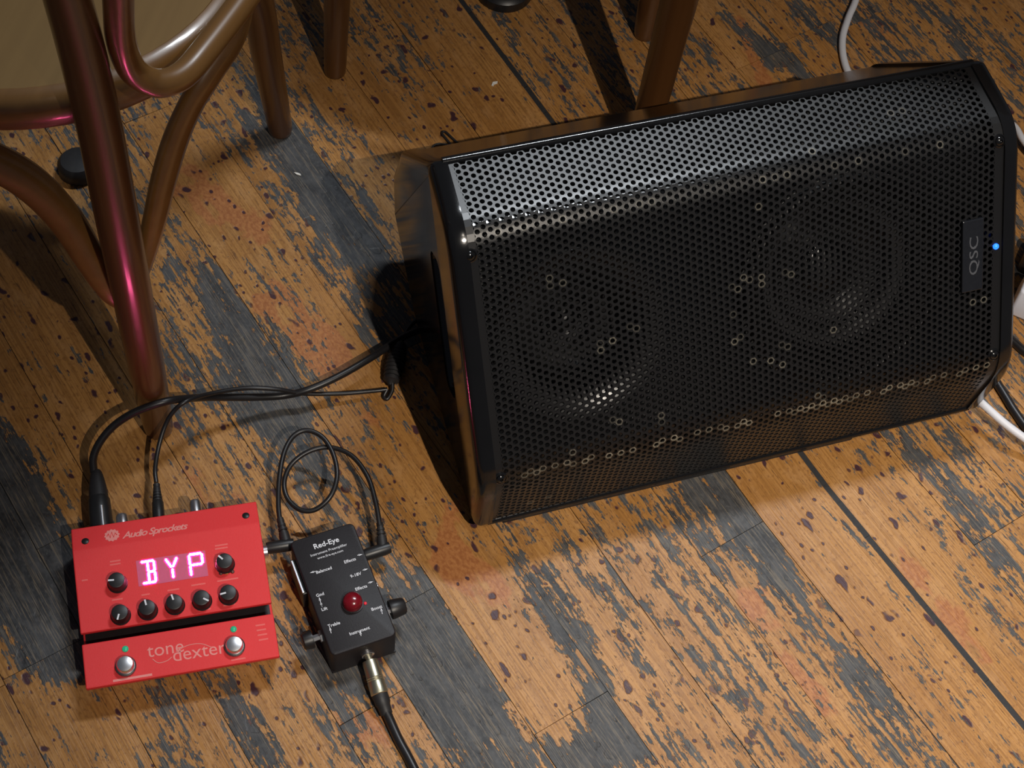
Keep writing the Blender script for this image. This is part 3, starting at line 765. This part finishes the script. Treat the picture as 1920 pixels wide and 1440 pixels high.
bm_obj('domed_button', lathe_bm([(.0086, 0), (.0086, .0035), (.0078, .0068), (.0058, .0090), (.0030, .0100), (0, .0103)], 28, None, q), M_jewel, br, smooth=60)
bm_obj('indicator_light', lathe_bm([(.0014, -.0006), (.0013, .0004), (0, .0010)], 14, None, blp(685, 1131)), M_redled, box, smooth=50)
# knobs and sockets on its sides
def side_y(x, y, z): return (bmi @ F(x, y, z)).y
ky = side_y(742, 1140, .028)
k1 = bm_obj('boost_knob', lathe_bm([(.0085, .004), (.0088, .006), (.0075, .0160), (.0062, .0175), (0, .0175)], 24, (1, 0, 0), (BWd/2, ky, .0275)), M_knob, box, smooth=35)
bm_obj('shaft_nut', lathe_bm([(.0055, -.0005), (.0055, .002), (.003, .002), (.003, .005)], 6, (1, 0, 0), (BWd/2, ky, .0275)), M_chrome, k1)
ty = side_y(600, 1192, .028)
k2 = bm_obj('treble_knob', lathe_bm([(.0080, .0085), (.0082, .0095), (.0072, .0165), (.0060, .0175), (0, .0175)], 24, (-1, 0, 0), (-BWd/2, ty, .0265)), M_knob, box, smooth=35)
bm_obj('shaft_nut', lathe_bm([(.0058, -.0005), (.0058, .0022), (.0030, .0022), (.0030, .0095)], 6, (-1, 0, 0), (-BWd/2, ty, .0265)), M_chrome, k2)
bs_ = bm_obj('balanced_socket', box_bm(-BWd/2-.0042, -BWd/2+.001, .008, .043, .006, .0325, .0010), M_blk, box)
bm_obj('release_bar', box_bm(-BWd/2-.0042, -BWd/2-.0020, .009, .042, .0322, .0342, .0005), M_chrome, bs_)
for (px_, py_), r in (((703, 1065), .0034), ((713, 1092), .0046)):
    bm_obj('socket', lathe_bm([(r, -.0005), (r, .0020), (r*.75, .0028), (r*.5, .0028), (r*.5, 0), (0, 0)], 18, (1, 0, 0), (BWd/2, side_y(px_, py_, .026), .022)), M_chrome, box, smooth=40)
bm_obj('socket', lathe_bm([(.0058, -.0005), (.0058, .0020), (.005, .0026)], 18, (0, -1, 0), ((bmi @ F(683, 1208, .022)).x, -BD/2, .020)), M_chrome, box, smooth=40)

# ------------------------------------------------------------------ cables
def cable(name, pts, r, m, label, cat, n=12, sub=8):
    P = [F(x, y, z) for x, y, z in pts]
    base = Vector((P[len(P)//2].x, P[len(P)//2].y, 0)); t = thing(name, base, 0, label, cat)
    bm_obj('cord', tube_bm(P, r, n, sub), m, t, True, 60); return t, P
def wpart(name, bm, m, t, smooth=40): return bm_obj(name, bm, m, t, True, smooth)

# microphone cable into the red pedal
zc = .026
xlr, P = cable('microphone_cable', [(176, 885, .030), (175, 858, .040), (188, 828, .050), (215, 797, .060), (255, 772, .069), (310, 753, .073), (352, 747, .060), (400, 745, .043), (470, 745, .028), (530, 742, .020), (580, 730, .024), (640, 703, .026), (700, 668, .024), (760, 630, .012), (840, 600, .0040)], .0036, M_cord, 'thick black microphone cable running from the red pedal to behind the loudspeaker', 'cable')
a0 = pm @ Vector((bx((188, 975)), yb, .027)); d = (F(179, 872, .030) - a0).normalized()
cb = wpart('connector', lathe_bm([(.0098, 0), (.0102, .004), (.0100, .022), (.0096, .034), (.0080, .038)], 24, d, a0), M_blk, xlr)
bm_b = lathe_bm([(.0088, .034), (.0080, .046), (.0064, .056), (.0050, .062), (.0040, .064)], 20, d, a0); wpart('boot', bm_b, M_rub, cb)
wpart('latch', lathe_bm([(.0016, .002), (.0016, .024)], 8, d, a0 + Vector((.002, 0, .0095))), M_chrome, cb)
# thin supply lead
sup, P = cable('supply_lead', [(293, 905, .031), (291, 880, .033), (297, 840, .040), (309, 800, .050), (325, 772, .060), (350, 752, .066), (395, 738, .052), (460, 728, .040), (520, 730, .032), (570, 738, .020), (640, 738, .012), (700, 733, .008), (726, 730, .007)], .0021, M_cord, 'thin black power lead with inline ribbed grip from pedal to loudspeaker', 'cable')
a0 = pm @ Vector((bx((295, 958)), yb, .032)); d = (F(293, 900, .031) - a0).normalized()
g = wpart('plug', lathe_bm([(.0052, 0), (.0054, .010), (.0052, .021), (.0042, .023)], 18, d, a0), M_blk, sup)
rb = bmesh.new()
for i in range(6): lathe_bm([(.0045-.0003*i, .022+.003*i), (.0045-.0003*i, .0240+.003*i), (.0032, .0244+.003*i), (.0032, .0250+.003*i)], 14, d, a0, rb)
wpart('strain_relief', rb, M_rub, g)
g0, g1 = F(731, 722, .008), F(752, 640, .014); d = (g1-g0)
gb = bmesh.new(); L_ = d.length; prof = [(.002, 0), (.0055, .004)]
for i in range(9):
    r = .0075 + .0022*math.sin(math.pi*(i+.5)/9); h = .005 + (L_-.012)*i/9; prof += [(r, h), (r, h+(L_-.012)/9*.6), (r-.0012, h+(L_-.012)/9*.62), (r-.0012, h+(L_-.012)/9*.98)]
prof += [(.006, L_-.004), (.0025, L_)]
lathe_bm(prof, 18, d.normalized(), g0, gb); wpart('ribbed_grip', gb, M_rub, sup)
wpart('lead_end', tube_bm([F(726, 730, .007), F(720, 743, .004), F(726, 748, .0035), F(735, 733, .006), F(736, 718, .009)], .0020, 10, 6), M_cord, sup)
wpart('lead_tail', tube_bm([g1, F(775, 605, .007), F(830, 565, .003)], .0022, 10, 6), M_cord, sup)
# patch cable with two angled plugs
pat, P = cable('patch_cable', [(525, 978, .026), (522, 945, .030), (524, 895, .036), (533, 848, .040), (551, 817, .042), (576, 807, .043), (605, 820, .042), (625, 852, .040), (632, 893, .038), (620, 930, .034), (592, 955, .028), (563, 956, .026), (539, 934, .026), (533, 903, .028), (547, 870, .032), (580, 846, .036), (620, 839, .037), (660, 855, .038), (690, 895, .037), (705, 945, .033), (712, 985, .028)], .0023, M_cord, 'short black patch cable looped between the red pedal and black box', 'cable', 12, 7)
def angle_plug(tip, dirn, cab_pt, sgn):
    d = Vector(dirn).normalized(); b = lathe_bm([(.0050, .000), (.0056, .003), (.0058, .020), (.0050, .0245), (0, .025)], 20, d, tip)
    pg = wpart('angled_plug', b, M_blk, pat)
    c0 = tip + d*.018; e = (cab_pt - c0); L2 = e.length; rb = bmesh.new()
    prof = [(.0050, 0), (.0048, .010)]
    for i in range(4): h = .010 + (L2-.010)*i/4; s = (L2-.010)/4; prof += [(.0045-.0004*i, h+s*.05), (.0045-.0004*i, h+s*.6), (.0031, h+s*.65), (.0031, h+s)]
    lathe_bm(prof, 16, e.normalized(), c0, rb); wpart('strain_relief', rb, M_rub, pg)
pr_ = pm.to_3x3() @ Vector((1, 0, 0))
t0 = pm @ Vector((PW/2+.003, (pmi @ F(500, 1028, .024)).y, .024)); angle_plug(t0, pr_, F(525, 972, .026), 1)
br_ = bmx.to_3x3() @ Vector((1, 0, 0))
t1 = bmx @ Vector((BWd/2+.001, side_y(692, 1038, .022), .0215)); angle_plug(t1, br_, F(712, 980, .027), 1)
# instrument lead
a0 = bmx @ Vector(((bmi @ F(683, 1208, .022)).x, -BD/2-.002, .020))
e0 = F(712, 1302, .012); d = (e0-a0).normalized(); Lb = (e0-a0).length
ins, P = cable('instrument_cable', [(716, 1315, .0105), (730, 1348, .0065), (748, 1388, .0048), (768, 1425, .0044), (792, 1475, .0044), (815, 1540, .0044), (830, 1680, .0044), (780, 1850, .0044)], .0042, M_cord, 'black instrument cable with pale metal plug in the small black box', 'cable')
jk = wpart('plug_barrel', lathe_bm([(.0030, .000), (.0030, .004), (.0064, .0045), (.0069, .007), (.0071, Lb*.55), (.0075, Lb*.57), (.0070, Lb*.60), (.0075, Lb*.62), (.0070, Lb*.65), (.0075, Lb*.67), (.0076, Lb*.98), (.0068, Lb)], 24, d, a0), M_brass, ins)
e1 = F(722, 1330, .0075)
wpart('strain_relief', lathe_bm([(.0060, -.002), (.0070, 0), (.0068, .008), (.0058, .010), (.0052, .018)], 20, (e1-e0).normalized(), e0), M_rub, jk)
# white cables
cable('white_cable', [(1900, -420, .0042), (1720, -300, .0042), (1618, -90, .0042), (1607, -10, .0042), (1590, 35, .0042), (1580, 70, .0042), (1581, 105, .0042), (1592, 140, .0042), (1615, 180, .0042), (1650, 235, .0042)], .0041, M_wire, 'white cable on the floor disappearing behind the loudspeaker cabinet', 'cable')
wc, P = cable('white_cable', [(1740, 690, .016), (1800, 722, .024), (1845, 760, .028), (1885, 795, .026), (1930, 828, .020), (1990, 870, .008), (2060, 905, .0042), (2200, 900, .0042), (2420, 800, .0042)], .0040, M_wire, 'white cable coming out under the front edge of the loudspeaker grille', 'cable')
cable('white_cable', [(2400, 470, .0042), (2150, 440, .0042), (1990, 345, .008), (1940, 290, .014), (1918, 262, .014), (1900, 235, .010), (1860, 215, .0042), (1800, 230, .0042)], .0036, M_wire, 'white cable curving round the loudspeaker end above the white power strip', 'cable')
# white power strip with a black plug
so = F(1960, 590, 0); ps = thing('power_strip', so, R(-20), 'white plastic power strip beside the loudspeaker end', 'power strip')
q0 = root_mat(ps).inverted()
M_ = box_bm(-.036, .20, -.020, .020, 0, .042, .004, 3)
bm_obj('housing', M_, M_strip, ps, smooth=40)
for i in range(3): bm_obj('outlet', lathe_bm([(.0165, .0415), (.0165, .0424), (.0145, .0424), (.0140, .0405), (0, .0405)], 24, None, (.03 + .06*i, 0, 0)), M_strip, ps, smooth=40)
po = F(1945, 505, 0); pg = thing('power_plug', po, R(-20), 'black moulded power plug lying by the white power strip', 'plug')
bm_obj('plug_body', box_bm(-.020, .030, -.016, .016, 0, .030, .006, 3), M_blk, pg, smooth=40)
bm_obj('grip', lathe_bm([(.010, 0), (.011, .006), (.007, .02), (.0045, .032)], 16, (1, 0, 0), (.028, 0, .015)), M_rub, pg, smooth=40)
cable('black_cable', [(1800, 640, .0045), (1850, 690, .0045), (1880, 735, .0045), (1905, 775, .0045), (1940, 820, .0045), (2000, 870, .0045), (2180, 860, .0045), (2400, 700, .0045)], .0044, M_cord, 'black cable on the floor beside the lower loudspeaker corner', 'cable')
cable('black_cable', [(1820, 560, .0045), (1870, 615, .0045), (1900, 640, .0045), (1935, 668, .0045), (2010, 700, .0045), (2180, 740, .0045), (2400, 640, .0045)], .0044, M_cord, 'black cable on the floor running under the white power strip', 'cable')
# small bits on the floor
P = [F(x, y, .0022) for x, y in ((808, 283), (813, 274), (822, 270), (833, 271), (845, 272), (838, 262), (829, 251), (831, 247), (836, 248), (847, 258), (858, 268))]
o = bm_obj('cord_loop', tube_bm(P, .0013, 8, 5), M_rub, None, smooth=60); tag(o, 'small dark loop of thin cord on the floor by the loudspeaker top', 'cord')
def scrap(x, y, pts, label):
    b = bmesh.new(); c = F(x, y)
    top = [b.verts.new((c.x+u*.001, c.y+v*.001, .0016)) for u, v in pts]; bot = [b.verts.new((c.x+u*.001, c.y+v*.001, .0004)) for u, v in pts]
    b.faces.new(top); b.faces.new(bot[::-1])
    for i in range(len(pts)): b.faces.new((top[i], bot[i], bot[(i+1) % len(pts)], top[(i+1) % len(pts)]))
    tag(bm_obj('paper_scrap', b, M_scrap), label, 'paper scrap')
scrap(927, 158, ((-3, -3), (-1, -4), (0, -1), (3, 1), (3, 4), (1, 3), (-2, 2)), 'tiny white curled paper scrap on golden boards behind the loudspeaker')
scrap(558, 327, ((-4, 1), (-1, -1), (4, -2), (3, 0), (0, 1)), 'tiny white paper flake on the dark grey board near chair leg')

# ------------------------------------------------------------------ bentwood chairs
SZ = .432
SC_ = Vector((-.426, .943, 0)); FWD = R(85)
L1, L2 = Vector((-.3213, .767, 0)), Vector((-.2815, 1.150, 0))
def make_chair(label):
    ch = thing('bentwood_chair', SC_, FWD - R(90), label, 'chair')
    cm = root_mat(ch); ci = cm.inverted()
    def mir(p): q = ci @ Vector(p); return cm @ Vector((-q.x, q.y, q.z))
    W = lambda nm, b, m, par=ch, s=50: bm_obj(nm, b, m, par, True, s)
    st = W('seat', lathe_bm([(.0, SZ-.012), (.166, SZ-.012), (.1675, SZ-.004), (.166, SZ-.001), (.09, SZ-.003), (0, SZ-.005)], 64, None, SC_, cap=False), M_seat)
    W('seat_rim', lathe_bm([(.150, SZ-.036), (.174, SZ-.036), (.1795, SZ-.030), (.1815, SZ-.016), (.180, SZ-.006), (.175, SZ-.0005), (.167, SZ+.0005), (.160, SZ-.006), (.150, SZ-.012), (.150, SZ-.036)], 72, None, SC_, cap=False), M_brace, st)
    for f in (lambda p: Vector(p), mir):
        a = L1
        W('rear_leg', tube_bm([f((a.x, a.y, z)) for z in (.0, .006, .05, .15, .30, .45)] + [f((a.x-.002, a.y-.012, .60)), f((a.x-.008, a.y-.035, .75))], [.0105, .0135, .0150, .0162, .0168, .0165, .0155, .0150], 18, 4), M_bent)
        top = L2 + Vector((-.030, -.016, SZ-.03)); rim = lambda ang, r, z: SC_ + Vector((r*math.cos(R(ang)), r*math.sin(R(ang)), z))
        W('front_leg', tube_bm([f(p) for p in [L2, L2.lerp(top, .012), L2.lerp(top, .1), L2.lerp(top, .3), L2.lerp(top, .5), rim(55, .200, .31), rim(55, .168, SZ-.032)]], [.0100, .0128, .0138, .0155, .0162, .0166, .0168], 18, 5), M_bent)
        hp = [(219, -130, .66), (221, -60, .60), (222, 0, .555), (226, 70, .505), (243, 122, .470), (273, 149, .452), (306, 156, .444), (345, 139, .440), (387, 92, .440), (455, 3, .440), (510, -80, .440)]
        hw = [F(x, y, z) for x, y, z in hp] + [rim(4, .208, .438), rim(22, .186, .430)]
        W('hip_brace', tube_bm([f(p) for p in hw], [.0105]*len(hw), 14, 6), M_brace)
        ra = [(246, 560, .205), (266, 500, .228), (288, 420, .265), (306, 340, .300), (328, 265, .330), (356, 200, .356), (392, 140, .376), (440, 60, .392)]
        W('arch_brace', tube_bm([f(F(x, y, z)) for x, y, z in ra] + [f(rim(8, .172, .393))], [.006, .0095, .0115, .0125, .0125, .012, .012, .012, .012], 12, 6, flat=(.75, 1.1, (1, -.3, .2))), M_brace)
    la = [(246, 575, .196), (214, 552, .212), (196, 528, .226), (165, 478, .250), (120, 408, .285), (65, 350, .318), (0, 308, .345), (-90, 275, .370), (-190, 262, .380)]
    W('arch_brace', tube_bm([F(x, y, z) for x, y, z in la] , [.006, .009, .0105, .012, .013, .0135, .0135, .013, .013], 12, 6, flat=(.85, 1.1, (0, -.5, .9))), M_brace)
    tp = [Vector((L1.x-.008, L1.y-.035, .75)), Vector((L1.x-.016, L1.y-.05, .83))]
    mt = [mir(p) for p in tp]; mid = (tp[1]+mt[1])/2 + Vector((0, -.012, .07))
    W('back_hoop', tube_bm([tp[0], tp[1], tp[1].lerp(mid, .5) + Vector((.012, 0, .022)), mid, mt[1].lerp(mid, .5) + Vector((-.012, 0, .022)), mt[1], mt[0]], .0148, 16, 6), M_bent)
    return ch
chair = make_chair('brown bentwood chair standing behind the red pedal with red light on its leg')
def copy_tree(o, parent=None):
    c = o.copy(); C.objects.link(c); c.parent = parent
    for chd in list(o.children): copy_tree(chd, c)
    return c
def place_copy(local_pt, world_pt, rot, label, sc=1.0):
    c = copy_tree(chair); c.rotation_euler = (0, 0, rot); c.scale = (sc, sc, sc)
    off = Matrix.Rotation(rot, 3, 'Z') @ (Vector(local_pt)*sc); c.location = (world_pt[0]-off.x, world_pt[1]-off.y, 0); c['label'] = label; return c
ci = root_mat(chair).inverted(); l2 = ci @ L2; l1 = ci @ L1
# the second chair: its two left legs stand at p3 and p5
p3, p5 = F(628, 137), F(1208, 66)
la_, lb_ = Vector((-l2.x, l2.y, 0)), Vector((-l1.x, l1.y, 0))
rz = math.atan2((p3-p5).y, (p3-p5).x) - math.atan2((la_-lb_).y, (la_-lb_).x)
place_copy((la_+lb_)/2, (p3+p5)/2, rz, 'bentwood chair turned sideways behind the first chair, two slim leg ends in view', (p3-p5).length/(la_-lb_).length)
# wooden table whose near leg stands behind the loudspeaker
tl4 = F(1199, 285)
tbl = thing('wooden_table', tl4, R(6), 'dark wooden table whose round tapered leg stands behind the loudspeaker', 'table')
for x, y in ((0, 0), (.70, 0), (0, .62), (.70, .62)):
    sx_ = .022 if x == 0 else -.022
    bm_obj('leg', tube_bm([(x + sx_*k, y, .715*k) for k in (0, .006, .2, .6, 1)], [.0150, .0158, .0172, .0210, .0235], 22, 3), M_bent, tbl, smooth=50)
bm_obj('table_top', box_bm(-.035, .735, -.035, .655, .72, .745, .006, 3), M_seat, tbl, smooth=40)
for x0, x1, y0, y1 in ((.01, .69, -.010, .010), (.01, .69, .61, .63), (-.010, .010, .01, .61), (.69, .71, .01, .61)):
    bm_obj('apron', box_bm(x0, x1, y0, y1, .655, .7205, .002), M_bent, tbl)
# black furniture feet
tb = thing('table_leg', F(945, -12), 0, 'black round metal table foot on golden boards between the chairs', 'table leg')
bm_obj('foot_disc', lathe_bm([(.031, 0), (.0325, .003), (.032, .012), (.028, .016), (.024, .017)], 36), M_blk, tb, smooth=40)
bm_obj('post', lathe_bm([(.019, .015), (.019, .62)], 24), M_blk, tb, smooth=40)
rp = bm_obj('rubber_foot_disc', lathe_bm([(.019, 0), (.021, .003), (.021, .014), (.017, .019), (.008, .0205), (0, .0205)], 28), M_rub, None, smooth=40, loc=F(150, 322))
tag(rp, 'small dark rubber foot disc on the floor behind the chair leg', 'rubber foot')
